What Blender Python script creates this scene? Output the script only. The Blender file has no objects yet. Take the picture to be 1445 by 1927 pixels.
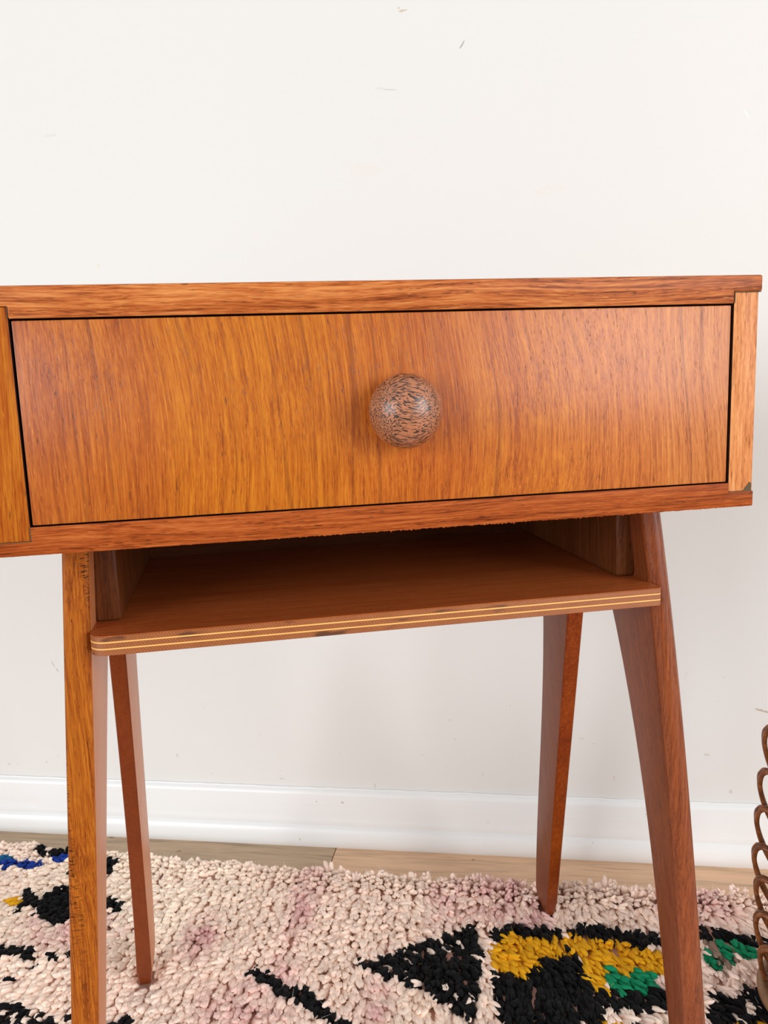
import bpy, bmesh, math, random
import numpy as np
from mathutils import Matrix, Vector

random.seed(7)
rng = np.random.default_rng(11)
scene = bpy.context.scene
COL = scene.collection

# ------------------------------------------------------------------ camera
cam_data = bpy.data.cameras.new('camera')
cam = bpy.data.objects.new('camera', cam_data)
COL.objects.link(cam)
cam_data.sensor_fit = 'HORIZONTAL'
cam_data.sensor_width = 36.0
cam_data.lens = 38.2945
cam_data.clip_start = 0.02
r_, u_, w_ = (Vector((0.988928, 0.143993, -0.035874)), Vector((0.012029, 0.163162, 0.986526)),
              Vector((-0.147906, 0.976035, -0.159623)))
cam.matrix_world = Matrix(((r_.x, u_.x, -w_.x, 0.269523), (r_.y, u_.y, -w_.y, -1.112779),
                           (r_.z, u_.z, -w_.z, 0.695961), (0, 0, 0, 1)))
scene.camera = cam

# ------------------------------------------------------------------ light
world = bpy.data.worlds.new('world')
scene.world = world
world.use_nodes = True
bg = world.node_tree.nodes['Background']
bg.inputs[0].default_value = (0.96, 0.985, 1.0, 1)
bg.inputs[1].default_value = 0.5


def area_light(name, loc, target, sx, sy, power, col):
    d = bpy.data.lights.new(name, 'AREA')
    d.shape = 'RECTANGLE'
    d.size, d.size_y, d.energy, d.color = sx, sy, power, col
    o = bpy.data.objects.new(name, d)
    COL.objects.link(o)
    o.location = loc
    o.rotation_euler = (Vector(target) - Vector(loc)).to_track_quat('-Z', 'Y').to_euler()
    return o


area_light("window_light_right", (4.8, -3.1, 1.85), (0.3, -0.2, 0.6), 3.0, 3.2, 212, (0.97, 0.985, 1.0))
area_light("window_light_left", (-3.0, -5.0, 1.5), (0.1, 0.0, 0.5), 3.6, 2.4, 182, (0.95, 0.98, 1.0))

vs = scene.view_settings
vs.view_transform = 'Standard'
vs.look = 'None'
vs.gamma = 1.0
vs.use_curve_mapping = False
vs.exposure = 0.08
scene.cycles.use_denoising = True
scene.cycles.max_bounces = 8


# ------------------------------------------------------------------ helpers
def lin(c):
    return tuple(((v / 255) / 12.92 if v <= 10.3 else ((v / 255 + 0.055) / 1.055) ** 2.4) for v in c) + (1.0,)


class NT:
    """Small node-tree writer."""
    def __init__(self, name):
        self.m = bpy.data.materials.new(name)
        self.m.use_nodes = True
        self.t = self.m.node_tree
        self.b = self.t.nodes['Principled BSDF']
        self.out = self.t.nodes['Material Output']

    def n(self, kind, ins=None, **kw):
        nd = self.t.nodes.new(kind)
        for k, v in kw.items():
            setattr(nd, k, v)
        for k, v in (ins or {}).items():
            self.put(nd.inputs[k], v)
        return nd

    def put(self, sock, v):
        if isinstance(v, bpy.types.NodeSocket):
            self.t.links.new(v, sock)
        else:
            sock.default_value = v

    def math(self, op, a, b=0.0, c=0.0, clamp=False):
        nd = self.n('ShaderNodeMath', operation=op, use_clamp=clamp)
        self.put(nd.inputs[0], a); self.put(nd.inputs[1], b); self.put(nd.inputs[2], c)
        return nd.outputs[0]

    def mix(self, f, a, b, blend='MIX'):
        nd = self.n('ShaderNodeMix', data_type='RGBA', blend_type=blend)
        self.put(nd.inputs[0], f); self.put(nd.inputs[6], a); self.put(nd.inputs[7], b)
        return nd.outputs[2]

    def ramp(self, f, stops, interp='LINEAR'):
        nd = self.n('ShaderNodeValToRGB', {0: f})
        cr = nd.color_ramp
        cr.interpolation = interp
        while len(cr.elements) < len(stops):
            cr.elements.new(0.5)
        for e, (p, c) in zip(cr.elements, stops):
            e.position = p
            e.color = c if len(c) == 4 else tuple(c) + (1,)
        return nd.outputs[0]

    def noise(self, vec, scale, detail=2.0, rough=0.5, dist=0.0):
        nd = self.n('ShaderNodeTexNoise', {'Vector': vec, 'Scale': scale, 'Detail': detail, 'Roughness': rough, 'Distortion': dist})
        return nd.outputs[0]

    def mapping(self, vec, scale=(1, 1, 1), loc=(0, 0, 0), rot=(0, 0, 0)):
        nd = self.n('ShaderNodeMapping', {'Vector': vec, 'Scale': scale, 'Location': loc, 'Rotation': rot})
        return nd.outputs[0]

    def obj(self):
        return self.n('ShaderNodeTexCoord').outputs['Object']

    def step(self, v, lo, hi):
        nd = self.n('ShaderNodeMapRange', {'Value': v, 'From Min': lo, 'From Max': hi, 'To Min': 0.0, 'To Max': 1.0})
        nd.interpolation_type = 'SMOOTHSTEP'
        return nd.outputs[0]

    def bump(self, h, strength, dist):
        nd = self.n('ShaderNodeBump', {'Strength': strength, 'Distance': dist, 'Height': h})
        self.put(self.b.inputs['Normal'], nd.outputs[0])

    def set(self, **kw):
        for k, v in kw.items():
            self.put(self.b.inputs[k.replace('_', ' ')], v)
        return self.m


def wood(name, axis, dark, mid, light, pore=0.75, rough=0.38, scale=1.0, seed=0.0, contrast=1.0,
         across=None, smudge=0.0, ticks=0.0, tick_from=-1.0, coat=0.0, tilt=(0, 0, 0), stretch=0.05, wander=0.012, band=0.45, spec=0.16, lines=0.0):
    """Lacquered timber: broad bands, streaks, fibre and dark pores stretched along one axis of the object."""
    N = NT(name)
    oc = N.mapping(N.obj(), loc=(seed, seed * 0.37, seed * 0.71), rot=tilt)
    wob = N.n('ShaderNodeTexNoise', {'Vector': oc, 'Scale': 6.0, 'Detail': 1.0})
    cen = N.n('ShaderNodeVectorMath', {0: wob.outputs[1], 1: (0.5, 0.5, 0.5)}, operation='SUBTRACT')
    sc = N.n('ShaderNodeVectorMath', {0: cen.outputs[0], 3: wander}, operation='SCALE')
    v = N.n('ShaderNodeVectorMath', {0: oc, 1: sc.outputs[0]}, operation='ADD').outputs[0]

    def st(g):
        s = [1.0, 1.0, 1.0]
        s['xyz'.index(axis)] = g
        return N.mapping(v, scale=tuple(s))

    def cm(x, k):                                   # centred and weighted
        return N.math('MULTIPLY', N.math('SUBTRACT', x, 0.5), k)
    a = N.noise(st(stretch * 1.8), 28 * scale, 3, 0.55)          # bands of a few centimetres
    b = N.noise(st(stretch), 210 * scale, 3, 0.6, 0.2)           # growth lines
    c = N.noise(st(stretch * 1.3), 620 * scale, 3, 0.62)         # fibre
    d = N.noise(st(stretch * 3.0), 1500 * scale, 1, 0.5)
    f = N.math('ADD', cm(a, band * 2.0), cm(b, 0.9))
    f = N.math('ADD', f, cm(c, 1.5))
    f = N.math('ADD', f, cm(d, 0.7))
    f = N.math('ADD', N.math('MULTIPLY', f, contrast), 0.5, clamp=True)
    col = N.ramp(f, [(0.10, lin(dark)), (0.46, lin(mid)), (0.88, lin(light))])
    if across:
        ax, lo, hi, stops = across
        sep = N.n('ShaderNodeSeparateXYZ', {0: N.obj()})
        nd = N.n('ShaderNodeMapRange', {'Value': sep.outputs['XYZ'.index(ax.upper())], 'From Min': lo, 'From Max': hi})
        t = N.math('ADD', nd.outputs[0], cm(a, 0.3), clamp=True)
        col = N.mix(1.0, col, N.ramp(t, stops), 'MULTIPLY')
    if lines:                                       # sparse dark growth lines that wander with the figure
        wv = N.n('ShaderNodeTexWave', {'Vector': st(0.10), 'Scale': 11.0 * scale, 'Distortion': 9.0, 'Detail': 2.0, 'Detail Scale': 1.6}, bands_direction='X')
        lm = N.math('MULTIPLY', N.step(wv.outputs[1], 0.07, 0.0), N.step(a, 0.42, 0.6))
        col = N.mix(N.math('MULTIPLY', lm, lines), col, lin(tuple(x * 0.8 for x in dark)))
    p = N.noise(st(0.075), 1350 * scale, 1, 0.4)
    pm = N.math('MULTIPLY', N.step(p, 0.63, 0.72), N.step(b, 0.60, 0.40))
    col = N.mix(N.math('MULTIPLY', pm, pore), col, lin(tuple(x * 0.5 for x in dark)))
    fl = N.noise(st(0.09), 1250 * scale, 1, 0.4)
    col = N.mix(N.math('MULTIPLY', N.step(fl, 0.68, 0.78), 0.3), col, lin(tuple(min(255, x * 1.2 + 12) for x in light)))
    if ticks:
        s = [190.0, 320.0, 320.0]
        s['xyz'.index(axis)] = 1100.0
        tk = N.noise(N.mapping(oc, scale=tuple(s)), 1.0, 1, 0.5)
        msk = N.noise(N.mapping(oc, scale=(60, 60, 7)), 1.0, 1, 0.5)
        tm = N.math('MULTIPLY', N.step(tk, 0.54, 0.62), N.step(msk, 0.44, 0.56))
        sz_ = N.n('ShaderNodeSeparateXYZ', {0: N.obj()})
        tm = N.math('MULTIPLY', tm, N.step(sz_.outputs[2], tick_from, tick_from + 0.12))
        col = N.mix(N.math('MULTIPLY', tm, ticks), col, lin(tuple(x * 0.35 for x in dark)))
    if smudge:
        sm = N.noise(oc, 45, 4, 0.7)
        col = N.mix(N.math('MULTIPLY', N.step(sm, 0.64, 0.78), smudge), col, lin(tuple(x * 0.35 for x in dark)))
    N.bump(N.math('SUBTRACT', N.math('ADD', b, c), pm), 0.2, 0.0005)
    ro = N.math('ADD', N.math('MULTIPLY', c, 0.16), rough - 0.08)
    return N.set(Base_Color=col, Roughness=ro, Coat_Weight=coat, Coat_Roughness=0.25, Specular_IOR_Level=spec)


def link(name, me, mat, parent=None):
    o = bpy.data.objects.new(name, me)
    COL.objects.link(o)
    if mat:
        me.materials.append(mat)
    o.parent = parent
    return o


def from_bm(name, bm, mat, parent=None, smooth=True, angle=0.6):
    bmesh.ops.recalc_face_normals(bm, faces=bm.faces)
    me = bpy.data.meshes.new(name)
    bm.to_mesh(me)
    bm.free()
    if smooth:
        me.shade_smooth() if hasattr(me, 'shade_smooth') else None
        me.set_sharp_from_angle(angle=angle)
    return link(name, me, mat, parent)


def prism_bm(poly, axis, a, b, bevel=0.0, seg=2):
    """Polygon in the plane across `axis`, extruded along it."""
    bm = bmesh.new()

    def pt(q, t):
        return {'x': (t, q[0], q[1]), 'y': (q[0], t, q[1]), 'z': (q[0], q[1], t)}[axis]
    lo = [bm.verts.new(pt(q, a)) for q in poly]
    hi = [bm.verts.new(pt(q, b)) for q in poly]
    n = len(poly)
    bm.faces.new(lo)
    bm.faces.new(hi[::-1])
    for i in range(n):
        bm.faces.new((lo[i], hi[i], hi[(i + 1) % n], lo[(i + 1) % n]))
    bmesh.ops.recalc_face_normals(bm, faces=bm.faces)
    if bevel:
        es = [e for e in bm.edges if e.calc_face_angle(0) > 0.5]
        bmesh.ops.bevel(bm, geom=es, offset=bevel, segments=seg, profile=0.5, affect='EDGES')
    return bm


def box_bm(x0, x1, y0, y1, z0, z1, bevel=0.0, seg=2):
    return prism_bm([(x0, y0), (x1, y0), (x1, y1), (x0, y1)], 'z', z0, z1, bevel, seg)


def mesh_np(name, V, F, mat, parent=None, smooth=True):
    me = bpy.data.meshes.new(name)
    F = np.asarray(F, np.int32)
    me.vertices.add(len(V))
    me.vertices.foreach_set('co', np.asarray(V, np.float32).ravel())
    me.loops.add(F.size)
    me.loops.foreach_set('vertex_index', F.ravel())
    me.polygons.add(len(F))
    me.polygons.foreach_set('loop_start', np.arange(0, F.size, F.shape[1], dtype=np.int32))
    me.update(calc_edges=True)
    me.polygons.foreach_set('use_smooth', np.full(len(F), smooth))
    return link(name, me, mat, parent)


def tube(path, rad, seg=6, closed=False):
    """Vertices and quads of a round tube along a polyline."""
    P = np.asarray(path, float)
    n = len(P)
    T = np.roll(P, -1, 0) - np.roll(P, 1, 0)
    if not closed:
        T[0], T[-1] = P[1] - P[0], P[-1] - P[-2]
    T /= np.linalg.norm(T, axis=1)[:, None]
    up = np.array([0.31, 0.2, 0.93])
    A = np.cross(T, up); A /= np.linalg.norm(A, axis=1)[:, None]
    B = np.cross(T, A)
    ph = np.arange(seg) * 2 * math.pi / seg
    V = P[:, None, :] + rad * (np.cos(ph)[None, :, None] * A[:, None, :] + np.sin(ph)[None, :, None] * B[:, None, :])
    m = n if closed else n - 1
    i, j = np.meshgrid(np.arange(m), np.arange(seg), indexing='ij')
    i2, j2 = (i + 1) % n, (j + 1) % seg
    F = np.stack([i * seg + j, i * seg + j2, i2 * seg + j2, i2 * seg + j], -1).reshape(-1, 4)
    return V.reshape(-1, 3), F


def tag(o, label=None, category=None, kind=None):
    if label: o['label'] = label
    if category: o['category'] = category
    if kind: o['kind'] = kind
    return o


# ------------------------------------------------------------------ setting
# world axes: the wall runs along x, the room lies at y < 0, floor at z = 0
def wall_material():
    N = NT('painted_wall')
    oc = N.obj()
    big = N.noise(oc, 1.6, 2, 0.5)
    col = N.mix(big, lin((225, 223, 220)), lin((220, 218, 215)))
    # scuffs and chips: centre x, z, half length, half height, angle, colour, strength
    marks = [(0.1458, 1.1614, 0.006, 0.0016, 0.1, (196, 182, 158), 0.8), (0.1415, 1.165, 0.002, 0.0012, 0.0, (205, 180, 150), 0.7),
             (0.2215, 1.1149, 0.0065, 0.0009, 1.0, (150, 150, 150), 0.8), (0.2185, 1.111, 0.002, 0.0008, 0.6, (170, 170, 168), 0.7),
             (0.126, 1.0685, 0.011, 0.0011, -0.12, (205, 202, 198), 0.8), (0.112, 1.0712, 0.005, 0.0011, 0.0, (212, 209, 204), 0.8),
             (-0.3516, 1.0483, 0.010, 0.002, 0.0, (214, 213, 210), 0.7), (-0.2979, 0.8701, 0.0012, 0.004, 0.2, (222, 208, 170), 0.7),
             (0.5691, 1.0034, 0.007, 0.0011, -1.0, (236, 234, 231), 0.8), (0.6163, 0.2271, 0.013, 0.0016, -0.28, (176, 156, 138), 0.75),
             (-0.431, 0.2775, 0.0016, 0.006, 0.5, (196, 196, 196), 0.8), (-0.425, 0.268, 0.0012, 0.0035, 0.4, (186, 186, 186), 0.8),
             (0.3729, 0.1792, 0.004, 0.0015, 0.2, (212, 205, 200), 0.8), (0.544, 0.1608, 0.0035, 0.002, 0.0, (205, 198, 190), 0.8),
             (0.5776, 0.1061, 0.0025, 0.0035, 0.0, (204, 196, 188), 0.8), (0.39, 0.172, 0.002, 0.0012, 0.0, (206, 200, 194), 0.8),
             (0.33, 0.93, 0.02, 0.006, 0.1, (224, 216, 208), 0.4), (0.09, 0.972, 0.02, 0.009, 0.0, (226, 217, 208), 0.4)]
    nz = N.noise(oc, 260, 2, 0.6)
    hgt = N.math('MULTIPLY', N.noise(oc, 55, 3, 0.5), 0.3)
    for x, z, hl, hh, ang, c, s in marks:
        q = N.n('ShaderNodeVectorMath', {0: oc, 1: (x, 0, z)}, operation='SUBTRACT').outputs[0]
        q = N.mapping(q, rot=(0, ang, 0))
        q = N.mapping(q, scale=(1 / hl, 0, 1 / hh))
        ln = N.n('ShaderNodeVectorMath', {0: q}, operation='LENGTH').outputs['Value']
        m = N.math('MULTIPLY', N.step(N.math('ADD', ln, N.math('MULTIPLY', N.math('SUBTRACT', nz, 0.5), 1.6)), 1.1, 0.7), s)
        col = N.mix(m, col, lin(c))
        hgt = N.math('SUBTRACT', hgt, m)
    # small brown flecks near the skirting
    sep = N.n('ShaderNodeSeparateXYZ', {0: oc})
    low = N.step(sep.outputs[2], 0.40, 0.10)
    fk = N.math('MULTIPLY', N.step(N.noise(oc, 95, 1, 0.4), 0.775, 0.80), low)
    col = N.mix(N.math('MULTIPLY', fk, 0.4), col, lin((190, 178, 166)))
    N.bump(hgt, 0.12, 0.0015)
    return N.set(Base_Color=col, Roughness=0.55, Specular_IOR_Level=0.3)


def gloss_paint():
    N = NT('white_gloss_paint')
    oc = N.obj()
    fl = N.step(N.noise(oc, 120, 1, 0.4), 0.775, 0.80)
    strk = N.step(N.noise(N.mapping(oc, scale=(6, 60, 90)), 1.0, 3, 0.6), 0.55, 0.8)
    col = N.mix(N.math('MULTIPLY', strk, 0.25), lin((233, 233, 232)), lin((216, 213, 208)))
    col = N.mix(N.math('MULTIPLY', fl, 0.6), col, lin((176, 164, 150)))
    N.bump(N.noise(N.mapping(oc, scale=(3, 60, 60)), 1.0, 2, 0.5), 0.1, 0.001)
    return N.set(Base_Color=col, Roughness=0.3, Specular_IOR_Level=0.5)


wall = from_bm('wall_back', box_bm(-3.0, 3.4, 0.016, 0.12, -0.02, 2.6), wall_material())
tag(wall, 'white painted wall behind the desk with small scuffs', kind='structure')

paint = gloss_paint()
prof = [(0.016, 0.0), (0.006, 0.0), (0.006, 0.03), (0.0048, 0.0345), (0.0062, 0.041), (0.0072, 0.049), (0.0074, 0.080), (0.0082, 0.0838), (0.0105, 0.0862), (0.016, 0.0885)]
bb = from_bm('baseboard_back', prism_bm(prof, 'x', -3.0, 3.4), paint, angle=0.9)
tag(bb, 'white gloss painted skirting board along the wall', kind='structure')
prof = [(0.006, 0.0), (0.0, 0.0), (-0.0012, 0.004), (-0.0012, 0.014), (-0.0002, 0.021), (0.0014, 0.0265), (0.0034, 0.0305), (0.006, 0.032)]
tr = from_bm('trim_1', prism_bm(prof, 'x', -3.0, 3.4), paint, angle=0.9)
tag(tr, 'white rounded floor moulding at the foot of the skirting', kind='structure')
# rough bead of filler where the skirting meets the wall
xs = np.arange(-3.0, 3.4, 0.012)
path = np.stack([xs, 0.0145 + rng.normal(0, 0.0002, len(xs)), 0.0882 + rng.normal(0, 0.0003, len(xs))], -1)
V, F = tube(path, 0.0019, 6)
tag(mesh_np('filler_bead', V, F, paint, bb))


def plank_material():
    N = NT('laminate_plank')
    oi = N.n('ShaderNodeObjectInfo')
    oc = N.obj()
    v = N.mapping(oc, scale=(0.09, 1, 1))
    v = N.n('ShaderNodeVectorMath', {0: v, 1: oi.outputs['Location']}, operation='ADD').outputs[0]
    a = N.noise(v, 60, 4, 0.65, 0.6)
    b = N.noise(N.mapping(v, scale=(0.5, 1, 1)), 420, 2, 0.5)
    f = N.math('ADD', N.math('MULTIPLY', a, 0.7), N.math('MULTIPLY', b, 0.3))
    k = N.ramp(f, [(0.3, (0.55, 0.55, 0.55)), (0.5, (1, 1, 1)), (0.75, (1.25, 1.22, 1.18))])
    col = N.mix(1.0, oi.outputs['Color'], k, 'MULTIPLY')
    dk = N.step(N.noise(N.mapping(oc, scale=(0.5, 1, 1)), 70, 1, 0.4), 0.76, 0.79)
    col = N.mix(N.math('MULTIPLY', dk, 0.6), col, lin((70, 50, 36)))
    N.bump(f, 0.1, 0.0008)
    return N.set(Base_Color=col, Roughness=0.42, Specular_IOR_Level=0.4)


N = NT('subfloor')
N.set(Base_Color=lin((78, 62, 50)), Roughness=0.8)
floor = from_bm('floor', box_bm(-3.0, 3.4, -3.2, 0.016, -0.03, -0.0072), N.m)
tag(floor, 'wood laminate floor of long planks parallel to the wall', kind='structure')
pm_ = plank_material()
bm = box_bm(-0.5995, 0.5995, -0.0645, 0.0645, -0.007, 0.0, 0.0007, 1)
bmesh.ops.recalc_face_normals(bm, faces=bm.faces)
plank_me = bpy.data.meshes.new('plank')
bm.to_mesh(plank_me)
bm.free()
plank_me.materials.append(pm_)
TONES = [(186, 158, 128), (222, 182, 146), (208, 172, 140), (194, 160, 132)]
for row in range(17):
    off = 0.009 if row == 0 else (row * 0.47) % 1.2
    for i in range(-2, 3):
        o = bpy.data.objects.new('plank', plank_me)
        COL.objects.link(o)
        o.parent = floor
        o.location = (off + 0.6 + 1.2 * i, 0.016 - 0.065 - 0.13 * row, 0)
        c = lin(TONES[1] if (row == 0 and i == 0) else TONES[0] if (row == 0 and i == -1) else random.choice(TONES))
        o.color = c

# ------------------------------------------------------------------ desk
W, H, TB, BB = 0.44, 0.1156, 0.0188, 0.0168       # drawer opening, top board, bottom board
XL, XR = -0.034, 0.4583                           # outer ends of the case
DEPTH = 0.36
desk = bpy.data.objects.new('desk', None)
COL.objects.link(desk)
desk.location = (0.0, -0.68621, 0.62)
desk.rotation_euler = (0, 0, math.radians(18.8895))
tag(desk, 'small orange-brown wooden desk with one drawer, open plywood shelf and splayed legs on the rug', 'desk')

m_top = wood('rail_wood', 'x', (112, 48, 14), (178, 94, 42), (212, 138, 76), seed=0.0, contrast=0.95, pore=0.85, stretch=0.02, scale=1.2, band=0.7)
m_bot = wood('lower_rail_wood', 'x', (106, 42, 12), (160, 76, 30), (190, 106, 50), seed=3.1, contrast=0.9, pore=0.8, stretch=0.02, scale=1.2, band=0.5)
m_side = wood('side_panel_wood', 'z', (152, 80, 38), (206, 130, 76), (228, 160, 104), seed=5.3, contrast=0.8, pore=0.5, smudge=0.25)
m_stile = wood('stile_wood', 'z', (112, 44, 8), (158, 76, 18), (186, 110, 30), seed=8.2, contrast=0.95, pore=0.6, scale=1.1, band=0.8, stretch=0.02)
m_dark = wood('case_inside_wood', 'x', (84, 40, 22), (104, 54, 30), (124, 68, 40), seed=2.0, rough=0.5)


def jag_board(name, x0, x1, y0, y1, z0, tops, mat, parent, jag, n=560):
    """Board whose lower front arris is slightly splintered; tops = [(x from, z of the upper face)]."""
    xs = set(np.linspace(x0, x1, n))
    for xb, _ in tops[1:]:
        xs |= {xb - 1e-5, xb + 1e-5}
    xs = np.array(sorted(xs))
    n = len(xs)
    j = np.abs(rng.normal(0, jag, n)) * (rng.random(n) < 0.6) * np.interp(xs, [0.0, 0.12, 0.22, 0.36, 0.44], [0.15, 0.35, 1.0, 1.1, 0.25])
    b = 0.0011
    V = []
    for i, x in enumerate(xs):
        z1 = [z for xb, z in tops if x >= xb - 1e-9][-1]
        t = 0.0003
        ring = [(y0, z1 - t), (y0, z0 + b), (y0 + b * 0.5, z0), (y1, z0), (y1, z1), (y0 + t, z1)]
        for k, (y, z) in enumerate(ring):
            V.append((x, y, z - (j[i] if k == 2 else j[i] * 0.4 if k == 1 else 0)))
    m = 6
    bm = bmesh.new()
    vs_ = [bm.verts.new(v) for v in V]
    for i in range(n - 1):
        for k in range(m):
            bm.faces.new([vs_[q] for q in (i * m + k, i * m + (k + 1) % m, (i + 1) * m + (k + 1) % m, (i + 1) * m + k)])
    bm.faces.new(vs_[:m]); bm.faces.new(vs_[-m:])
    return from_bm(name, bm, mat, parent, angle=0.5)


top_poly = [(XL - 0.002, H + TB), (0.4606, H + TB), (0.4606, 0.1240), (0.4407, 0.1240), (0.4407, 0.1163), (-0.0006, 0.1163), (-0.0006, 0.1232), (XL - 0.002, 0.1232)]
from_bm('top_board', prism_bm(top_poly, 'y', 0.0, DEPTH, 0.0013, 2), m_top, desk)
jag_board('bottom_board', XL, 0.4586, 0.0, DEPTH, -BB, [(XL, -0.0088), (-0.0004, -0.0004), (0.4405, -0.0066)], m_bot, desk, 0.0004)
from_bm('side_panel', box_bm(0.4407, XR, 0.0006, DEPTH - 0.004, -0.0064, 0.1237, 0.0008, 2), m_side, desk)
from_bm('side_panel', box_bm(XL, -0.0006, 0.0006, DEPTH - 0.004, -0.0086, 0.1229, 0.0008, 2), m_stile, desk)
from_bm('back_panel', box_bm(-0.001, 0.4412, DEPTH - 0.012, DEPTH - 0.004, -0.0088, 0.1163), m_dark, desk)
N = NT('grimy_reveal')  # near-black faces of the drawer gap: shade painted into the colour
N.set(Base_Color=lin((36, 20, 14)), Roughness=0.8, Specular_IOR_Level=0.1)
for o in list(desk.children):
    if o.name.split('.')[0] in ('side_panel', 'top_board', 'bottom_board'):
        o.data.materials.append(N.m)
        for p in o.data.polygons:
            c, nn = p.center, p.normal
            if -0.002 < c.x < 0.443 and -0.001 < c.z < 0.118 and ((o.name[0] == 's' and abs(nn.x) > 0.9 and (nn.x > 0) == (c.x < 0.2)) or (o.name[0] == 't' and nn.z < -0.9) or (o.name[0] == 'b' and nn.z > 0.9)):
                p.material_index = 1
# grey-green residue of old glue in the joints
N = NT('old_glue')
N.set(Base_Color=lin((86, 64, 34)), Roughness=0.7)
for x0, x1, z0, z1 in ((0.4414, 0.4580, -0.0068, -0.0062), (0.4414, 0.4600, 0.1236, 0.1241), (-0.0011, -0.0004, -0.0086, -0.0005), (-0.0010, -0.0006, 0.1165, 0.1232), (0.4408, 0.4413, 0.1168, 0.1238), (-0.02, -0.001, -0.0091, -0.0085)):
    from_bm('glue_line', box_bm(x0, x1, 0.0002, 0.004, z0, z1), N.m, desk)
bm = bmesh.new()
pts = [(0.4519, -0.0062), (0.4572, -0.0062), (0.4574, -0.0018), (0.4562, -0.0004), (0.4548, -0.0022), (0.4530, -0.0040)]
from_bm('glue_blob', prism_bm(pts, 'y', 0.0003, 0.002), N.m, desk)

# drawer
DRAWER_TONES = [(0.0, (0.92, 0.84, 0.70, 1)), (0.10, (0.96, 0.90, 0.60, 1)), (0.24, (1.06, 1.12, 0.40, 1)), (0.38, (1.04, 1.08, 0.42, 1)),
                (0.50, (1.0, 0.92, 0.60, 1)), (0.60, (1.0, 0.94, 0.70, 1)), (0.70, (1.08, 1.12, 0.60, 1)), (0.80, (1.10, 1.16, 1.25, 1)), (1.0, (1.12, 1.30, 2.2, 1))]  # veneer tone across the front; pinkish right end includes painted varnish sheen
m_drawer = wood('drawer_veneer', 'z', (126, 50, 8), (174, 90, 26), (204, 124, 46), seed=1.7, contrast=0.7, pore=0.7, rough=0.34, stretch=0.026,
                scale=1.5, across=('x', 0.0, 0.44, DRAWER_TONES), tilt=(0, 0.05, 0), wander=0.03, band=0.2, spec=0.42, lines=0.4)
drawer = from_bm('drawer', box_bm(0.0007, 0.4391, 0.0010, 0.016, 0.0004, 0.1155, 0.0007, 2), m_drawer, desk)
bm = bmesh.new()
m_in = m_dark
from_bm('drawer_box', box_bm(0.008, 0.432, 0.016, 0.33, 0.004, 0.095), m_in, drawer)


def knob_material():
    N = NT('knob_wood')
    oc = N.obj()
    q = N.n('ShaderNodeVectorMath', {0: oc, 1: (0.2188, 0.0, 0.0575)}, operation='SUBTRACT').outputs[0]
    wv = N.noise(N.mapping(q, scale=(1, 1, 1)), 60, 1, 0.5)
    comb = N.n('ShaderNodeCombineXYZ', {2: N.math('MULTIPLY', N.math('SUBTRACT', wv, 0.5), 0.010)})
    q2 = N.n('ShaderNodeVectorMath', {0: q, 1: comb.outputs[0]}, operation='ADD').outputs[0]
    p1 = N.noise(N.mapping(q2, scale=(0.11, 1, 1)), 1500, 1, 0.45)
    p2 = N.noise(N.mapping(q2, scale=(0.09, 1, 1), loc=(3, 1, 2)), 800, 2, 0.5)
    dens = N.noise(N.mapping(q2, scale=(0.4, 1, 1)), 150, 1, 0.5)
    m = N.math('MAXIMUM', N.step(p1, 0.525, 0.56), N.math('MULTIPLY', N.step(p2, 0.58, 0.63), N.step(dens, 0.42, 0.55)))
    sep = N.n('ShaderNodeSeparateXYZ', {0: q})
    m = N.math('MULTIPLY', m, N.step(sep.outputs[1], -0.0125, -0.0150))
    base = N.mix(N.noise(q, 220, 2, 0.5), lin((170, 104, 70)), lin((186, 122, 86)))
    col = N.mix(N.math('MULTIPLY', m, 0.95), base, lin((38, 26, 22)))
    N.bump(N.math('MULTIPLY', m, -1.0), 0.35, 0.0005)
    return N.set(Base_Color=col, Roughness=0.36, Coat_Weight=0.35, Coat_Roughness=0.25)


kp = [(0.0001, 0.0012), (0.0090, 0.0012), (0.0092, -0.0035), (0.0105, -0.0060), (0.0165, -0.0075), (0.0203, -0.0095), (0.0217, -0.0125), (0.0215, -0.0150), (0.0206, -0.0180),
      (0.0190, -0.0215), (0.0165, -0.0250), (0.0132, -0.0280), (0.0092, -0.0302), (0.0048, -0.0314), (0.0001, -0.0318)]
V, F, S = [], [], 48
for r, y in kp:
    for k in range(S):
        a = 2 * math.pi * k / S
        V.append((0.2188 + 1.02 * r * math.cos(a), y, 0.0572 + 1.03 * r * math.sin(a)))
for i in range(len(kp) - 1):
    for k in range(S):
        F.append((i * S + k, i * S + (k + 1) % S, (i + 1) * S + (k + 1) % S, (i + 1) * S + k))
knob = mesh_np('knob', V, F, knob_material(), drawer)
knob['label'] = 'round brown wooden knob flecked with black pores'

# shelf of five plies, hung between the legs
def shelf_poly(inset=0.0):
    pts = []
    x0, x1, y0, y1 = 0.0190, 0.4105, 0.0300, 0.292
    r = 0.011
    for k in range(7):
        a = math.pi + k * math.pi / 12
        pts.append((x0 + r + r * math.cos(a), y0 + r + r * math.sin(a)))
    r = 0.0025
    for k in range(5):
        a = 1.5 * math.pi + k * math.pi / 8
        pts.append((x1 - r + r * math.cos(a), y0 + r + r * math.sin(a)))
    return pts + [(x1, y1), (x0, y1)]


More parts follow.
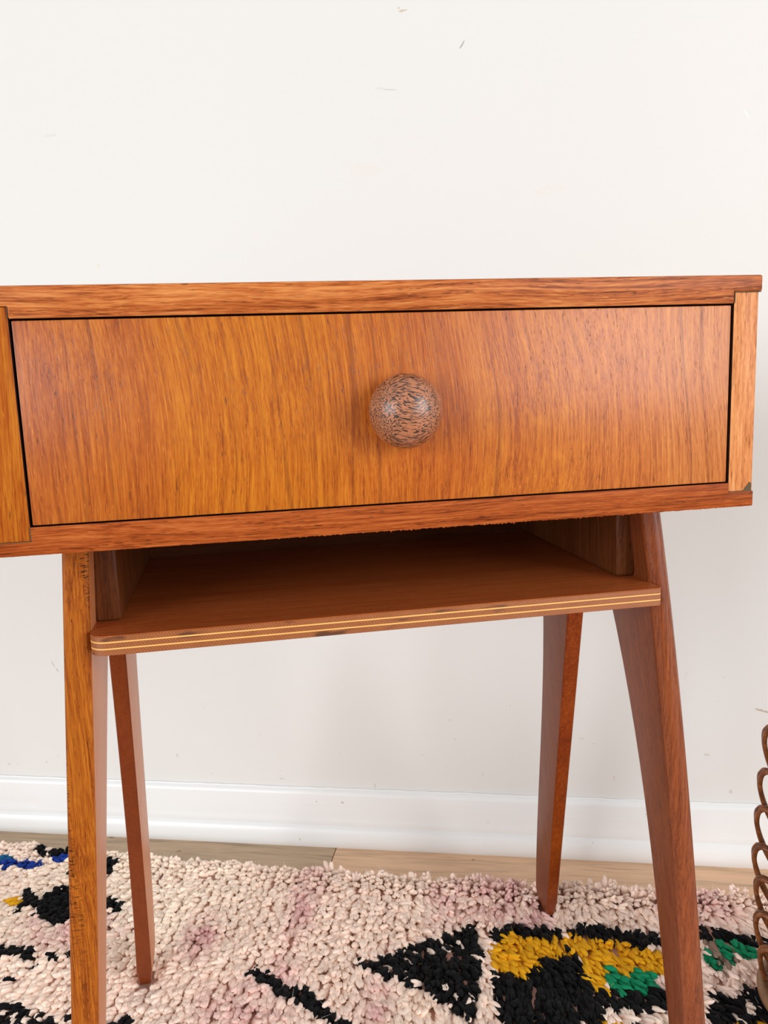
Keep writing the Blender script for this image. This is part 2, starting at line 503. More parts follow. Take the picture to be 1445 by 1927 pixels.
def ply_edge(name, dark, light, hatch):
    N = NT(name)
    oc = N.obj()
    n1 = N.noise(N.mapping(oc, scale=(0.4, 1, 1)), 160, 3, 0.6)
    col = N.mix(n1, lin(dark), lin(light))
    if hatch:
        wv = N.n('ShaderNodeTexWave', {'Vector': N.mapping(oc, rot=(0, 0.6, 0)), 'Scale': 190.0, 'Distortion': 2.0, 'Detail': 2.0, 'Detail Scale': 3.0})
        col = N.mix(N.math('MULTIPLY', wv.outputs[1], 0.45), col, lin(tuple(c * 0.55 for c in dark)))
        st = N.step(N.noise(N.mapping(oc, scale=(0.22, 1, 1)), 130, 2, 0.5), 0.60, 0.72)
        col = N.mix(N.math('MULTIPLY', st, 0.75), col, lin((58, 32, 20)))
    return N.set(Base_Color=col, Roughness=0.42, Coat_Weight=0.1)


m_shelf = wood('shelf_veneer', 'x', (136, 62, 26), (168, 86, 40), (186, 106, 54), seed=4.4, contrast=0.6, pore=0.4, rough=0.36, stretch=0.02, scale=1.3)
m_ply_d = ply_edge('ply_brown', (150, 82, 42), (176, 106, 58), True)
m_ply_l = ply_edge('ply_pale', (228, 168, 92), (240, 186, 112), False)
ZT = -0.0775
cuts = [(0.0, 0.0002, None), (0.0002, 0.0037, 'd'), (0.0037, 0.0047, 'l'), (0.0047, 0.0080, 'd'), (0.0080, 0.0090, 'l'), (0.0090, 0.0128, 'd')]
shelf = from_bm('shelf', prism_bm(shelf_poly(), 'z', ZT - 0.0002, ZT + 0.0002), m_shelf, desk)
for a, b, k in cuts[1:]:
    o = from_bm('ply', prism_bm(shelf_poly(), 'z', ZT - b, ZT - a, 0.0003 if k == 'd' else 0, 1), m_ply_d if k == 'd' else m_ply_l, shelf)
    if k == 'l': o['label'] = 'pale yellow ply line in the shelf edge'

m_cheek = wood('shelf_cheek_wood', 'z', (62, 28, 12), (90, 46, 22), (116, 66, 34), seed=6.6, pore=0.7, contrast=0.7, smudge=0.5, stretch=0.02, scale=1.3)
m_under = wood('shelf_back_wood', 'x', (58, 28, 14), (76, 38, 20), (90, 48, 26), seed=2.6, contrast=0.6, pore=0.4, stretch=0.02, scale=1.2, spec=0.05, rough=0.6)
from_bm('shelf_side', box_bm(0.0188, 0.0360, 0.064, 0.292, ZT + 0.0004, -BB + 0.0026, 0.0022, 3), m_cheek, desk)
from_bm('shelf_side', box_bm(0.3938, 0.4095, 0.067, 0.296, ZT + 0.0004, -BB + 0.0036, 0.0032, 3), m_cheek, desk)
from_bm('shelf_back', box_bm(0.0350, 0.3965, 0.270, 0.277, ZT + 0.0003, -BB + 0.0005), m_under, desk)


# legs: z, inner x, outer x, front y, back y
def leg(rows, mat, cheek, r_front, r_back, n=22):
    R = np.array(rows, float)
    zz = np.linspace(R[0, 0], R[-1, 0], n)
    cols = [np.polyval(np.polyfit(R[:, 0], R[:, k], 3 if len(R) > 4 else 2), zz) for k in range(1, 5)]
    bm = bmesh.new()
    rings = []
    for i, z in enumerate(zz):
        xi, xo, yf, yb = (c[i] for c in cols)
        x0, x1 = min(xi, xo), max(xi, xo)
        sh = 0.0025 if i == n - 1 else 0.0
        x0 += sh; x1 -= sh; yf += sh; yb -= sh
        ring = []
        for cx, cy, rr, a0 in ((x0, yf, r_front, math.pi), (x1, yf, r_front, 1.5 * math.pi), (x1, yb, r_back, 0.0), (x0, yb, r_back, 0.5 * math.pi)):
            ux = 1 if cx == x0 else -1
            uy = 1 if cy == yf else -1
            for k in range(5):
                a = a0 + k * math.pi / 8
                ring.append(bm.verts.new((cx + ux * rr + rr * math.cos(a), cy + uy * rr + rr * math.sin(a), z)))
        rings.append(ring)
    m = len(rings[0])
    for i in range(n - 1):
        for k in range(m):
            bm.faces.new((rings[i][k], rings[i][(k + 1) % m], rings[i + 1][(k + 1) % m], rings[i + 1][k]))
    bm.faces.new(rings[0]); bm.faces.new(rings[-1])
    bm.normal_update()
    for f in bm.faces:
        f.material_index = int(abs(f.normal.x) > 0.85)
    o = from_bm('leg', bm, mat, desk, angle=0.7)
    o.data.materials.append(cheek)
    return o


m_leg_fl = wood('front_leg_golden_wood', 'z', (104, 46, 8), (154, 78, 20), (186, 110, 32), seed=9.1, contrast=0.9, pore=0.95, ticks=0.8, tick_from=-0.36, stretch=0.012, scale=1.9, band=0.3)
m_leg_fr = wood('front_leg_red_wood', 'z', (84, 36, 16), (126, 60, 28), (156, 86, 44), seed=12.4, contrast=0.75, pore=0.7, spec=0.4, rough=0.32, stretch=0.016, scale=1.9, band=0.35)
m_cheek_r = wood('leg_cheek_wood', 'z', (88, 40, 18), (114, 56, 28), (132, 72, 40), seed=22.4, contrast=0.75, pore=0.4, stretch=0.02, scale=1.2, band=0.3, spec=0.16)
m_cheek_l = wood('leg_cheek_pale_wood', 'z', (150, 84, 46), (184, 114, 70), (200, 134, 90), seed=27.4, contrast=0.5, pore=0.3, stretch=0.02, scale=1.2, band=0.3, spec=0.4)  # paler cheek copy for the left legs: reflected light painted in
m_leg_b = wood('back_leg_wood', 'z', (92, 34, 8), (126, 52, 14), (156, 76, 24), seed=15.2, contrast=0.75, pore=0.3, stretch=0.35, scale=1.3)
m_leg_bl = wood('back_leg_dark_wood', 'z', (88, 36, 10), (116, 50, 16), (134, 64, 24), seed=17.2, contrast=0.45, pore=0.25, stretch=0.2, scale=1.3)
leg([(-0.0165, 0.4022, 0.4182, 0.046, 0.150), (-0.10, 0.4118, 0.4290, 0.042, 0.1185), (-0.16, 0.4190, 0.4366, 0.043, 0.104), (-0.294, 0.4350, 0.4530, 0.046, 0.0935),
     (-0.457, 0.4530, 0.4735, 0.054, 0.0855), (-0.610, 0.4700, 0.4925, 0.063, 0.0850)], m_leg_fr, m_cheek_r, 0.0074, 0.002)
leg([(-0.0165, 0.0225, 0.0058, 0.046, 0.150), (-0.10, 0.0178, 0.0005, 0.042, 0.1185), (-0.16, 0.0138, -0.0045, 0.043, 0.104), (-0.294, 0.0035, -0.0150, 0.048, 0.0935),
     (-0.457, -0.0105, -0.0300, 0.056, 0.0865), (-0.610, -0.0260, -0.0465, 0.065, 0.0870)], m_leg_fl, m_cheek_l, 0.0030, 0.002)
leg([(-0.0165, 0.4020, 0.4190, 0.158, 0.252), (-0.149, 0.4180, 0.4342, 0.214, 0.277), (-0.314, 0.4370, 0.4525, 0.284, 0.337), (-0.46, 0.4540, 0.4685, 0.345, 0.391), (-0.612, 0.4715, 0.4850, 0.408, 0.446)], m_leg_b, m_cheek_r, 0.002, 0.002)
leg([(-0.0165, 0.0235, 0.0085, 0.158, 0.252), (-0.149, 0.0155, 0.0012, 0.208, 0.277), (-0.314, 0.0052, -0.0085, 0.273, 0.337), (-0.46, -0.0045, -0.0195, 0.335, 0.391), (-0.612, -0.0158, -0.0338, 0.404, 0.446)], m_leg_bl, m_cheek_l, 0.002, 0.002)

# ------------------------------------------------------------------ rug
RUG_PATTERN = [
 ('black', [(0.087,-0.249),(0.100,-0.244),(0.110,-0.242),(0.122,-0.236),(0.137,-0.228),(0.149,-0.215),(0.161,-0.207),(0.180,-0.201),(0.195,-0.185),(0.215,-0.174),(0.227,-0.177),(0.232,-0.221),(0.231,-0.252),(0.232,-0.281),(0.233,-0.327),(0.226,-0.328),(0.219,-0.321),(0.205,-0.315),(0.191,-0.305),(0.176,-0.295),(0.154,-0.287),(0.138,-0.272),(0.121,-0.272),(0.106,-0.262),(0.089,-0.258)]),
 ('black', [(0.245,-0.175),(0.263,-0.172),(0.265,-0.166),(0.284,-0.169),(0.302,-0.161),(0.329,-0.173),(0.330,-0.184),(0.337,-0.199),(0.337,-0.212),(0.343,-0.201),(0.350,-0.231),(0.355,-0.250),(0.376,-0.266),(0.436,-0.260),(0.436,-0.289),(0.403,-0.297),(0.379,-0.293),(0.367,-0.287),(0.364,-0.329),(0.358,-0.381),(0.293,-0.388),(0.271,-0.337),(0.257,-0.322),(0.250,-0.302),(0.247,-0.244)]),
 ('black', [(0.335,-0.155),(0.357,-0.156),(0.384,-0.159),(0.411,-0.157),(0.436,-0.164),(0.446,-0.166),(0.466,-0.173),(0.466,-0.197),(0.444,-0.193),(0.428,-0.190),(0.410,-0.189),(0.386,-0.186),(0.362,-0.181),(0.338,-0.172)]),
 ('yellow', [(0.245,-0.204),(0.256,-0.196),(0.265,-0.182),(0.274,-0.189),(0.283,-0.191),(0.301,-0.188),(0.328,-0.185),(0.335,-0.186),(0.336,-0.222),(0.326,-0.216),(0.306,-0.227),(0.296,-0.244),(0.282,-0.252),(0.265,-0.252),(0.247,-0.244)]),
 ('yellow', [(0.336,-0.172),(0.355,-0.176),(0.378,-0.179),(0.398,-0.185),(0.415,-0.188),(0.444,-0.194),(0.461,-0.200),(0.455,-0.242),(0.440,-0.237),(0.425,-0.228),(0.402,-0.240),(0.383,-0.235),(0.376,-0.241),(0.376,-0.269),(0.363,-0.265),(0.355,-0.252),(0.350,-0.231),(0.349,-0.210),(0.337,-0.206)]),
 ('green', [(0.375,-0.243),(0.385,-0.231),(0.401,-0.241),(0.419,-0.227),(0.429,-0.235),(0.435,-0.260),(0.416,-0.266),(0.402,-0.264),(0.391,-0.273),(0.380,-0.261)]),
 ('black', [(0.376,-0.268),(0.388,-0.273),(0.405,-0.268),(0.437,-0.264),(0.456,-0.265),(0.452,-0.289),(0.436,-0.289),(0.403,-0.297),(0.379,-0.293)]),
 ('cream', [(0.367,-0.287),(0.379,-0.294),(0.403,-0.297),(0.436,-0.289),(0.452,-0.292),(0.447,-0.315),(0.432,-0.314),(0.407,-0.313),(0.392,-0.314),(0.388,-0.321),(0.366,-0.309)]),
 ('yellow', [(0.366,-0.309),(0.378,-0.314),(0.389,-0.321),(0.400,-0.339),(0.408,-0.375),(0.360,-0.381)]),
 ('black', [(0.393,-0.313),(0.407,-0.315),(0.447,-0.315),(0.435,-0.372),(0.413,-0.375),(0.400,-0.335)]),
 ('cream', [(0.336,-0.318),(0.343,-0.313),(0.351,-0.329),(0.357,-0.355),(0.347,-0.364),(0.339,-0.342)]),
 ('black', [(0.498,-0.138),(0.506,-0.140),(0.528,-0.150),(0.547,-0.156),(0.565,-0.164),(0.593,-0.168),(0.595,-0.192),(0.570,-0.188),(0.556,-0.180),(0.533,-0.173),(0.515,-0.172),(0.502,-0.167),(0.492,-0.168)]),
 ('taupe', [(0.500,-0.167),(0.515,-0.170),(0.533,-0.173),(0.546,-0.202),(0.536,-0.197),(0.525,-0.210),(0.509,-0.229),(0.498,-0.195)]),
 ('green', [(0.497,-0.191),(0.506,-0.185),(0.510,-0.226),(0.499,-0.224),(0.492,-0.219)]),
 ('green', [(0.513,-0.171),(0.522,-0.168),(0.527,-0.186),(0.530,-0.210),(0.520,-0.214),(0.518,-0.193)]),
 ('green', [(0.532,-0.172),(0.541,-0.173),(0.559,-0.186),(0.557,-0.198),(0.546,-0.196),(0.533,-0.186)]),
 ('black', [(0.487,-0.258),(0.503,-0.254),(0.515,-0.262),(0.518,-0.253),(0.527,-0.244),(0.536,-0.251),(0.554,-0.252),(0.590,-0.263),(0.564,-0.386),(0.454,-0.398)]),
 ('cream', [(0.500,-0.280),(0.508,-0.277),(0.514,-0.291),(0.512,-0.301),(0.505,-0.295)]),
 ('cream', [(0.517,-0.271),(0.528,-0.262),(0.532,-0.284),(0.528,-0.292),(0.521,-0.288)]),
 ('cream', [(0.491,-0.284),(0.495,-0.286),(0.493,-0.296),(0.490,-0.294)]),
 ('yellow', [(0.490,-0.306),(0.504,-0.305),(0.501,-0.328),(0.487,-0.332)]),
 ('yellow', [(0.516,-0.303),(0.536,-0.301),(0.532,-0.324),(0.514,-0.329)]),
 ('black', [(-0.041,-0.277),(-0.031,-0.269),(-0.015,-0.277),(-0.006,-0.284),(0.011,-0.293),(0.023,-0.300),(0.032,-0.297),(0.042,-0.304),(0.059,-0.318),(0.077,-0.332),(0.094,-0.341),(0.106,-0.354),(0.137,-0.373),(0.149,-0.389),(0.122,-0.391),(0.098,-0.367),(0.086,-0.356),(0.073,-0.350),(0.056,-0.336),(0.043,-0.329),(0.028,-0.319),(0.016,-0.317),(0.005,-0.316),(-0.008,-0.299),(-0.020,-0.294),(-0.033,-0.287)]),
 ('black', [(0.105,-0.353),(0.113,-0.353),(0.123,-0.365),(0.110,-0.366)]),
 ('blue', [(-0.519,-0.090),(-0.483,-0.090),(-0.468,-0.085),(-0.459,-0.090),(-0.443,-0.087),(-0.429,-0.091),(-0.417,-0.085),(-0.411,-0.100),(-0.428,-0.110),(-0.451,-0.106),(-0.459,-0.110),(-0.476,-0.100),(-0.508,-0.106)]),
 ('teal', [(-0.503,-0.087),(-0.486,-0.085),(-0.475,-0.077),(-0.462,-0.089),(-0.473,-0.094),(-0.495,-0.099)]),
 ('blue', [(-0.409,-0.074),(-0.400,-0.068),(-0.389,-0.065),(-0.372,-0.067),(-0.366,-0.078),(-0.380,-0.081),(-0.399,-0.088)]),
 ('black', [(-0.441,-0.065),(-0.443,-0.054),(-0.438,-0.046),(-0.421,-0.067),(-0.423,-0.078)]),
 ('black', [(-0.420,-0.064),(-0.418,-0.049),(-0.401,-0.043),(-0.379,-0.048),(-0.369,-0.067),(-0.389,-0.065),(-0.409,-0.074)]),
 ('black', [(-0.325,-0.069),(-0.310,-0.072),(-0.297,-0.079),(-0.303,-0.093),(-0.302,-0.104),(-0.318,-0.103)]),
 ('black', [(-0.370,-0.105),(-0.354,-0.101),(-0.343,-0.113),(-0.363,-0.115)]),
 ('yellow', [(-0.424,-0.176),(-0.413,-0.171),(-0.402,-0.170),(-0.391,-0.179),(-0.402,-0.190),(-0.416,-0.184)]),
 ('black', [(-0.404,-0.155),(-0.396,-0.153),(-0.376,-0.165),(-0.376,-0.180),(-0.382,-0.195),(-0.382,-0.205),(-0.398,-0.189),(-0.392,-0.179)]),
 ('black', [(-0.372,-0.167),(-0.359,-0.156),(-0.345,-0.141),(-0.322,-0.140),(-0.287,-0.205),(-0.308,-0.207),(-0.315,-0.211),(-0.318,-0.224),(-0.332,-0.213),(-0.333,-0.223),(-0.348,-0.210),(-0.375,-0.182)]),
 ('black', [(-0.284,-0.156),(-0.275,-0.156),(-0.253,-0.169),(-0.249,-0.182),(-0.251,-0.195),(-0.263,-0.179),(-0.273,-0.178)]),
 ('black', [(-0.405,-0.277),(-0.366,-0.269),(-0.347,-0.262),(-0.318,-0.266),(-0.316,-0.283),(-0.338,-0.281),(-0.354,-0.286),(-0.392,-0.296)]),
 ('black', [(-0.297,-0.283),(-0.295,-0.272),(-0.287,-0.269),(-0.283,-0.286),(-0.292,-0.287)]),
 ('black', [(-0.282,-0.265),(-0.274,-0.262),(-0.261,-0.265),(-0.258,-0.275),(-0.274,-0.276)]),
 ('black', [(-0.308,-0.296),(-0.296,-0.290),(-0.292,-0.298),(-0.303,-0.301)]),
 ('black', [(-0.320,-0.302),(-0.311,-0.298),(-0.309,-0.306),(-0.317,-0.305)]),
 ('black', [(-0.327,-0.318),(-0.321,-0.312),(-0.317,-0.323)]),
 ('black', [(-0.344,-0.323),(-0.329,-0.321),(-0.325,-0.326),(-0.325,-0.331),(-0.336,-0.335)]),
 ('black', [(-0.342,-0.367),(-0.304,-0.363),(-0.296,-0.356),(-0.280,-0.358),(-0.268,-0.362),(-0.261,-0.368),(-0.253,-0.364),(-0.241,-0.369),(-0.235,-0.371),(-0.228,-0.378),(-0.225,-0.370),(-0.216,-0.365),(-0.203,-0.362),(-0.198,-0.371),(-0.222,-0.374),(-0.221,-0.386),(-0.233,-0.391),(-0.283,-0.395),(-0.320,-0.399)]),
 ('cream', [(-0.299,-0.370),(-0.292,-0.368),(-0.283,-0.377),(-0.289,-0.381)]),
 ('cream', [(-0.285,-0.372),(-0.281,-0.369),(-0.273,-0.379),(-0.276,-0.383)]),
 ('cream', [(-0.276,-0.371),(-0.269,-0.368),(-0.259,-0.376),(-0.265,-0.382)]),
 ('cream', [(-0.256,-0.374),(-0.252,-0.371),(-0.241,-0.377),(-0.249,-0.383)]),
 ('cream', [(-0.279,-0.389),(-0.272,-0.385),(-0.250,-0.385),(-0.240,-0.402),(-0.276,-0.406)]),
 ('black', [(-0.167,-0.371),(-0.160,-0.364),(-0.156,-0.355),(-0.151,-0.363),(-0.143,-0.367),(-0.147,-0.378),(-0.158,-0.374),(-0.155,-0.389),(-0.167,-0.384)]),
]
RUG_DOTS = [(0.126,-0.256),(0.146,-0.269),(0.160,-0.281),(0.154,-0.229),(0.170,-0.219),(0.188,-0.220),(0.198,-0.208),(0.206,-0.202),(0.194,-0.285),(0.209,-0.296),(0.226,-0.295),(0.143,-0.239)]
YARN = {'black': (17, 16, 17), 'yellow': (232, 172, 26), 'green': (22, 140, 96), 'blue': (30, 62, 150), 'teal': (28, 96, 140),
        'cream': (252, 232, 216), 'taupe': (150, 128, 112), 'pink': (214, 178, 172)}
X0, X1, Y0 = -1.0, 1.15, -0.95
CX0, CX1, CY0 = -0.62, 0.80, -0.52               # inside this the pile is built at full fineness


def rug_edge(x):                                  # the far edge of the rug wanders a little
    return np.interp(x, [-0.9, -0.52, -0.25, 0.03, 0.30, 0.60, 1.1], [-0.030, -0.044, -0.059, -0.072, -0.075, -0.074, -0.070]) + 0.0025 * np.sin(x * 37) + 0.0015 * np.sin(x * 91)


N = NT('rug_weave')
N.set(Base_Color=lin((176, 132, 116)), Roughness=0.95)
xs = np.linspace(X0, X1, 90)
poly = [(x, Y0) for x in xs] + [(x, float(rug_edge(x)) - 0.009) for x in xs[::-1]]
rug = from_bm('rug', prism_bm(poly, 'z', 0.0003, 0.006), N.m, smooth=False)
tag(rug, 'shaggy pale pink wool rug with black, yellow, green and blue motifs under the desk', 'rug')


def inside(px, py, poly):
    r = np.zeros(len(px), bool)
    q = np.array(poly)
    j = len(q) - 1
    for i in range(len(q)):
        xi, yi, xj, yj = *q[i], *q[j]
        c = (yi > py) != (yj > py)
        with np.errstate(divide='ignore', invalid='ignore'):
            r ^= c & (px < (xj - xi) * (py - yi) / (yj - yi) + xi)
        j = i
    return r


def vnoise(x, y, s, seed):
    """Smooth value noise for dye variation across the rug."""
    g = np.random.default_rng(seed).random((64, 64))
    u, v = x * s + 20, y * s + 20
    i, j = np.floor(u).astype(int), np.floor(v).astype(int)
    a, b = u - i, v - j
    a, b = a * a * (3 - 2 * a), b * b * (3 - 2 * b)
    G = lambda p, q: g[p % 64, q % 64]
    return (G(i, j) * (1 - a) + G(i + 1, j) * a) * (1 - b) + (G(i, j + 1) * (1 - a) + G(i + 1, j + 1) * a) * b


# knots every 6 mm along rows 11 mm apart that run away from the wall; each knot shows three cut yarn ends
bx, by, row_of, end_of, sz, knot = [], [], [], [], [], []
rows = knots = 0


def lay(x0, x1, y0, y1, px, py, ends, size):
    global rows, knots
    for x in np.arange(x0 + px * 0.5, x1, px):
        top = float(rug_edge(x)) - 0.003 if y1 is None else y1
        ny = int((top - y0) / py)
        yy = top - np.arange(ny) * py + rng.normal(0, 0.0007, ny) * size
        cx = x + 0.0013 * np.sin(yy * 31 + rows * 1.7) + rng.normal(0, 0.0007, ny) * size
        for e in ends:
            bx.append(cx + e * 0.0031 * size + rng.normal(0, 0.0003, ny) * size)
            by.append(yy + e * 0.0008 * size + rng.normal(0, 0.0004, ny) * size)
            row_of.append(np.full(ny, rows)); end_of.append(np.full(ny, e)); sz.append(np.full(ny, float(size)))
            knot.append(knots + np.arange(ny))
        rows += 1
        knots += ny


lay(CX0, CX1, CY0, None, 0.0110, 0.0060, (-1, 0, 1), 1.0)
lay(X0, CX0, Y0, None, 0.0235, 0.0130, (-0.6, 0.6), 2.2)
lay(CX1, X1, Y0, None, 0.0235, 0.0130, (-0.6, 0.6), 2.2)
lay(CX0, CX1, Y0, CY0, 0.0235, 0.0130, (-0.6, 0.6), 2.2)
bx, by, row_of, end_of, sz, knot = (np.concatenate(q) for q in (bx, by, row_of, end_of, sz, knot))
# leave room for the feet of the desk
ca, sa = math.cos(math.radians(18.8895)), math.sin(math.radians(18.8895))
dx, dy = bx * ca + (by + 0.68621) * sa, -bx * sa + (by + 0.68621) * ca
keep = np.ones(len(bx), bool)
for fx0, fx1, fy0, fy1 in ((0.470, 0.4925, 0.063, 0.085), (-0.0465, -0.026, 0.065, 0.087), (0.4715, 0.485, 0.410, 0.446), (-0.0338, -0.0158, 0.407, 0.446)):
    keep &= ~((dx > fx0 - 0.001) & (dx < fx1 + 0.001) & (dy > fy0 - 0.001) & (dy < fy1 + 0.002))
bx, by, row_of, end_of, sz = bx[keep], by[keep], row_of[keep], end_of[keep], sz[keep]
knot = knot[keep]
KJ = np.random.default_rng(21).normal(0, 1, (knots, 6))[knot]      # what the ends of one knot share
n = len(bx)
right = np.clip((bx + 0.15) / 0.45, 0, 1)         # the pile is longer and more combed towards the right
length = 0.0130 + 0.0085 * right + KJ[:, 0] * 0.0017 + rng.normal(0, 0.0009, n)
width = (0.0067 - 0.0009 * right + rng.normal(0, 0.0004, n)) * sz
edge_d = rug_edge(bx) - by
lay_down = np.clip(edge_d / 0.045, 0, 1)
lean = np.radians((52 + 15 * right) * (0.15 + 0.85 * lay_down) + 12 * (vnoise(bx, by, 30, 6) - 0.5) + KJ[:, 1] * (7 + 9 * (1 - lay_down)) + rng.normal(0, 3, n))
yaw = (KJ[:, 2] * (0.34 - 0.10 * right) + 0.42 * right - 0.08 + 0.8 * (vnoise(bx, by, 18, 5) - 0.5) + rng.normal(0, 0.08, n) - 0.14 * end_of)
yaw = yaw + np.where(edge_d < 0.010, KJ[:, 3] * 0.5, 0)
length = length * (0.7 + 0.3 * lay_down)
ax = np.stack([np.sin(lean) * np.sin(yaw), -np.sin(lean) * np.cos(yaw), np.cos(lean)], -1)
sd = np.cross(ax, np.array([0.0, 0.0, 1.0])) + np.array([1e-5, 0, 0]); sd /= np.linalg.norm(sd, axis=1)[:, None]
sd[sd[:, 0] > 0] *= -1
up = np.cross(sd, ax)
up[up[:, 2] < 0] *= -1
# what colour each knot was tied in: judged at the visible tip
tx, ty = bx + ax[:, 0] * length * 0.55 + KJ[:, 4] * 0.0011, by + ax[:, 1] * length * 0.55 + KJ[:, 5] * 0.0009
kind = np.full(n, 'base', dtype=object)
for c, poly in RUG_PATTERN:
    kind[inside(tx, ty, poly)] = c
for px, py in RUG_DOTS:
    d = np.hypot(tx - px, (ty - py) * 0.8)
    kind[np.argsort(d)[:2]] = 'cream'
cream, rose, mauve = np.array(lin((255, 236, 217))[:3]), np.array(lin((254, 228, 214))[:3]), np.array(lin((230, 184, 180))[:3])
a = np.clip(vnoise(bx, by, 6, 1) * 0.75 + 0.4 * right + 0.1 * vnoise(bx, by, 40, 2) - 0.1, 0, 1)[:, None]
b = (np.clip((vnoise(bx, by * 0.55, 17, 3) - 0.62) * 3.2, 0, 1) * np.clip(vnoise(bx, by, 60, 4) * 1.6, 0, 1))[:, None]
colr = cream * (1 - a) + rose * a
colr = colr * (1 - b) + mauve * b
for c, v in YARN.items():
    colr[kind == c] = lin(v)[:3]
colr *= np.clip(1 + KJ[:, 4] * 0.05 + rng.normal(0, 0.03, n), 0.75, 1.2)[:, None]
# yarn end: a slightly twisted taper that is fullest below its tip
SEG, RNG_ = 6, 6
s = np.array([0.0, 0.22, 0.45, 0.68, 0.87, 0.98])
rad = np.array([0.42, 0.52, 0.55, 0.50, 0.36, 0.14])
ph = np.arange(SEG) * 2 * math.pi / SEG
tw = 2.4 + rng.normal(0, 0.4, n)
phase = rng.random(n) * 6.28
V = np.empty((n, RNG_ * SEG + 1, 3))
bend = rng.normal(0, 0.09, (n, 2)) + np.array([0.0, -0.20])
base = np.stack([bx, by, np.full(n, 0.0050)], -1)
base[:, 2] += rng.normal(0, 0.0006, n) + 0.0030 * (vnoise(bx, by, 38, 9) - 0.5) - 0.0012 * np.abs(end_of) * (sz < 2) + np.random.default_rng(8).normal(0, 0.0006, row_of.max() + 1)[row_of]
for i in range(RNG_):
    ctr = base + ax * (length * s[i])[:, None] + sd * (bend[:, 0] * length * s[i] ** 2)[:, None] + up * (bend[:, 1] * length * s[i] ** 2)[:, None]
    for k in range(SEG):
        rr = rad[i] * width * (1 + 0.20 * np.cos(2 * ph[k] + tw * s[i] * 2.2 + phase) + rng.normal(0, 0.06, n))
        V[:, i * SEG + k] = ctr + sd * (rr * math.cos(ph[k]))[:, None] + up * (rr * 0.9 * math.sin(ph[k]))[:, None]
V[:, -1] = base + ax * (length * 1.03)[:, None] + up * (bend[:, 1] * length)[:, None] + sd * (bend[:, 0] * length)[:, None]
quads = [(i * SEG + k, i * SEG + (k + 1) % SEG, (i + 1) * SEG + (k + 1) % SEG, (i + 1) * SEG + k) for i in range(RNG_ - 1) for k in range(SEG)]
L = (RNG_ - 1) * SEG
quads += [(L + k, L + (k + 1) % SEG, L + (k + 2) % SEG, RNG_ * SEG) for k in range(0, SEG, 2)]
quads = np.array(quads)
F = (quads[None] + (np.arange(n) * (RNG_ * SEG + 1))[:, None, None]).reshape(-1, 4)
N = NT('wool_yarn')
at = N.n('ShaderNodeAttribute', attribute_name='yarn')
uvn = N.n('ShaderNodeAttribute', attribute_name='fibre')
fz = N.noise(uvn.outputs['Vector'], 1.0, 2, 0.6)
fz = N.math('ADD', N.math('MULTIPLY', fz, 0.6), N.math('MULTIPLY', N.noise(N.obj(), 1100, 2, 0.6), 0.4))
col = N.mix(1.0, at.outputs['Color'], N.ramp(fz, [(0.3, (0.90, 0.88, 0.87)), (0.7, (1.08, 1.08, 1.08))]), 'MULTIPLY')
N.bump(fz, 0.6, 0.0012)
N.set(Base_Color=col, Roughness=0.9, Specular_IOR_Level=0.08, Sheen_Weight=0.03, Sheen_Roughness=0.6)
V[..., 2] = np.maximum(V[..., 2], 0.0006)
pile = mesh_np('pile', V.reshape(-1, 3), F, N.m, rug)
ca_ = pile.data.attributes.new('yarn', 'FLOAT_COLOR', 'POINT')
cc = np.ones((n, RNG_ * SEG + 1, 4), np.float32)
cc[..., :3] = colr[:, None, :]
ca_.data.foreach_set('color', cc.ravel())
fv = np.empty((n, RNG_ * SEG + 1, 3), np.float32)     # coordinate along and around each yarn end, for its fibres
for i in range(RNG_ + 1):
    for k in range(SEG if i < RNG_ else 1):
        t = s[i] if i < RNG_ else 1.03
        fv[:, i * SEG + k, 0] = np.cos(ph[k] + tw * t) * 2.2 + phase * 40
        fv[:, i * SEG + k, 1] = np.sin(ph[k] + tw * t) * 2.2 + phase * 17
        fv[:, i * SEG + k, 2] = t * 1.1
pile.data.attributes.new('fibre', 'FLOAT_VECTOR', 'POINT').data.foreach_set('vector', fv.ravel())
tag(pile, kind='stuff')
# stray fibres standing off the knots
nh = 4200
pick = rng.integers(0, n, nh)
pick = np.concatenate([pick, rng.choice(np.where(edge_d < 0.02)[0], 500), rng.choice(np.where(kind == 'black')[0], 900)])
HV, HF, HC = [], [], []
for q, i in enumerate(pick):
    p0 = base[i] + ax[i] * length[i] * 0.85
    d0 = np.array([rng.normal(0, 0.6), rng.normal(-0.2, 0.5), 0.7 + 0.3 * rng.random()])
    d0 /= np.linalg.norm(d0)
    d1 = rng.normal(0, 0.8, 3); d1[2] = abs(d1[2]) * 0.2
    l = 0.004 + 0.006 * rng.random()
    sdv = np.cross(d0, d1) ; sdv /= np.linalg.norm(sdv) + 1e-9
    b0 = len(HV)
    for t in (0, 0.35, 0.7, 1.0):
        c = p0 + d0 * l * t + d1 * l * 0.45 * t * t
        w = 0.00016 * (1 - 0.6 * t)
        HV += [c + sdv * w, c - sdv * w * 0.5 + d1 * w * 0.5, c - sdv * w * 0.5 - d1 * w * 0.5]
    for t in range(3):
        for e in range(3):
            HF.append((b0 + t * 3 + e, b0 + t * 3 + (e + 1) % 3, b0 + t * 3 + 3 + (e + 1) % 3, b0 + t * 3 + 3 + e))
    HC += [tuple(np.clip(colr[i] * 1.3 + 0.03, 0, 1)) + (1.0,)] * 12
fuzz = mesh_np('loose_fibres', np.array(HV), HF, N.m, rug)
fa = fuzz.data.attributes.new('yarn', 'FLOAT_COLOR', 'POINT')
fa.data.foreach_set('color', np.array(HC, np.float32).ravel())
tag(fuzz, kind='stuff')

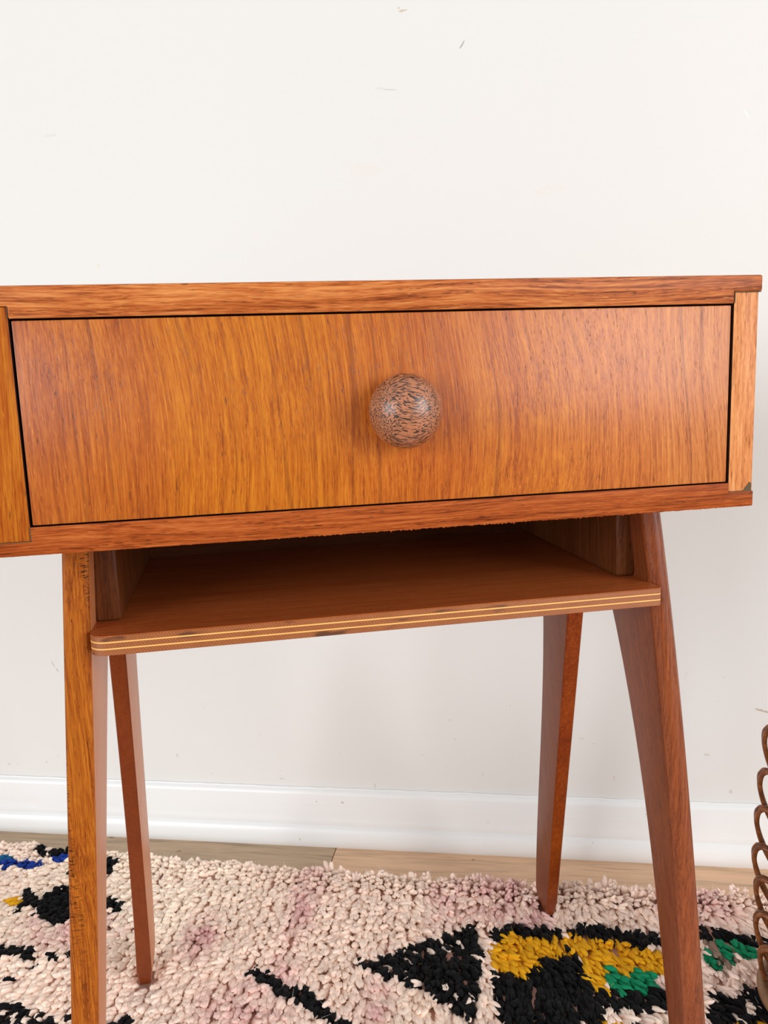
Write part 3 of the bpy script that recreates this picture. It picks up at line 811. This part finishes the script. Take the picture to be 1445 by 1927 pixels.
# ------------------------------------------------------------------ basket
N = NT('rattan_cane')
oc = N.obj()
k1 = N.noise(oc, 130, 3, 0.6)
col = N.ramp(k1, [(0.3, lin((84, 44, 18))), (0.5, lin((128, 72, 34))), (0.72, lin((164, 102, 54)))])
N.set(Base_Color=col, Roughness=0.38, Coat_Weight=0.2, Coat_Roughness=0.3)
m_cane = N.m
N = NT('pale_cane')
N.set(Base_Color=N.mix(N.noise(N.obj(), 90, 3, 0.6), lin((112, 76, 46)), lin((156, 116, 80))), Roughness=0.5)
m_cane2 = N.m
basket = bpy.data.objects.new('basket', None)
COL.objects.link(basket)
basket.location = (0.6220, -0.273, 0.0)
tag(basket, 'brown rattan basket woven of looped canes, standing on the rug beside the desk', 'basket')
RB = 0.095
A_, B_, TILT = 0.0155, 0.054, 0.38
for zc, xe in ((0.302, 0.5357), (0.254, 0.5330), (0.212, 0.5315), (0.169, 0.5305), (0.132, 0.5335), (0.091, 0.5345), (0.050, 0.5400)):
    Rr = RB - (xe - 0.5305) / 0.958 - math.hypot(A_ * math.cos(TILT), B_ * math.sin(TILT))
    zc -= 0.024
    VV, FF, off = [], [], 0
    turns = 7
    for dph in (0.0, 0.07):
        t = np.linspace(0, 2 * math.pi, turns * 60, endpoint=False)
        c = turns * t + dph * turns * 0
        rr, zz = A_ * np.cos(c), B_ * np.sin(c)
        r2 = Rr + rr * math.cos(TILT) + zz * math.sin(TILT)
        z2 = zc + zz * math.cos(TILT) - rr * math.sin(TILT)
        ph_ = t + dph * 2 * math.pi / turns + math.pi - 0.29
        P = np.stack([r2 * np.cos(ph_), r2 * np.sin(ph_), np.where(z2 < 0.03, 0.022 + 0.1 * (np.maximum(z2, -0.05) + 0.05), z2)], -1)
        v, f = tube(P, 0.0026, 6, True)
        VV.append(v); FF.append(f + off); off += len(v)
    mesh_np('cane_loop_row', np.concatenate(VV), np.concatenate(FF), m_cane, basket)
for R_, z_, r_c in ((0.080, 0.021, 0.0065), (0.072, 0.045, 0.003), (0.074, 0.17, 0.0025), (0.070, 0.30, 0.0025)):
    t = np.linspace(0, 2 * math.pi, 72, endpoint=False)
    v, f = tube(np.stack([R_ * np.cos(t), R_ * np.sin(t), 0 * t + z_], -1), r_c, 8, True)
    mesh_np('foot_ring' if z_ < 0.03 else 'hoop', v, f, m_cane2 if z_ < 0.03 else m_cane, basket)
for k in range(6):
    a = k * 2 * math.pi / 6
    v, f = tube([(0.072 * math.cos(a), 0.072 * math.sin(a), z_) for z_ in np.linspace(0.02, 0.31, 8)], 0.0025, 6)
    mesh_np('stake', v, f, m_cane, basket)
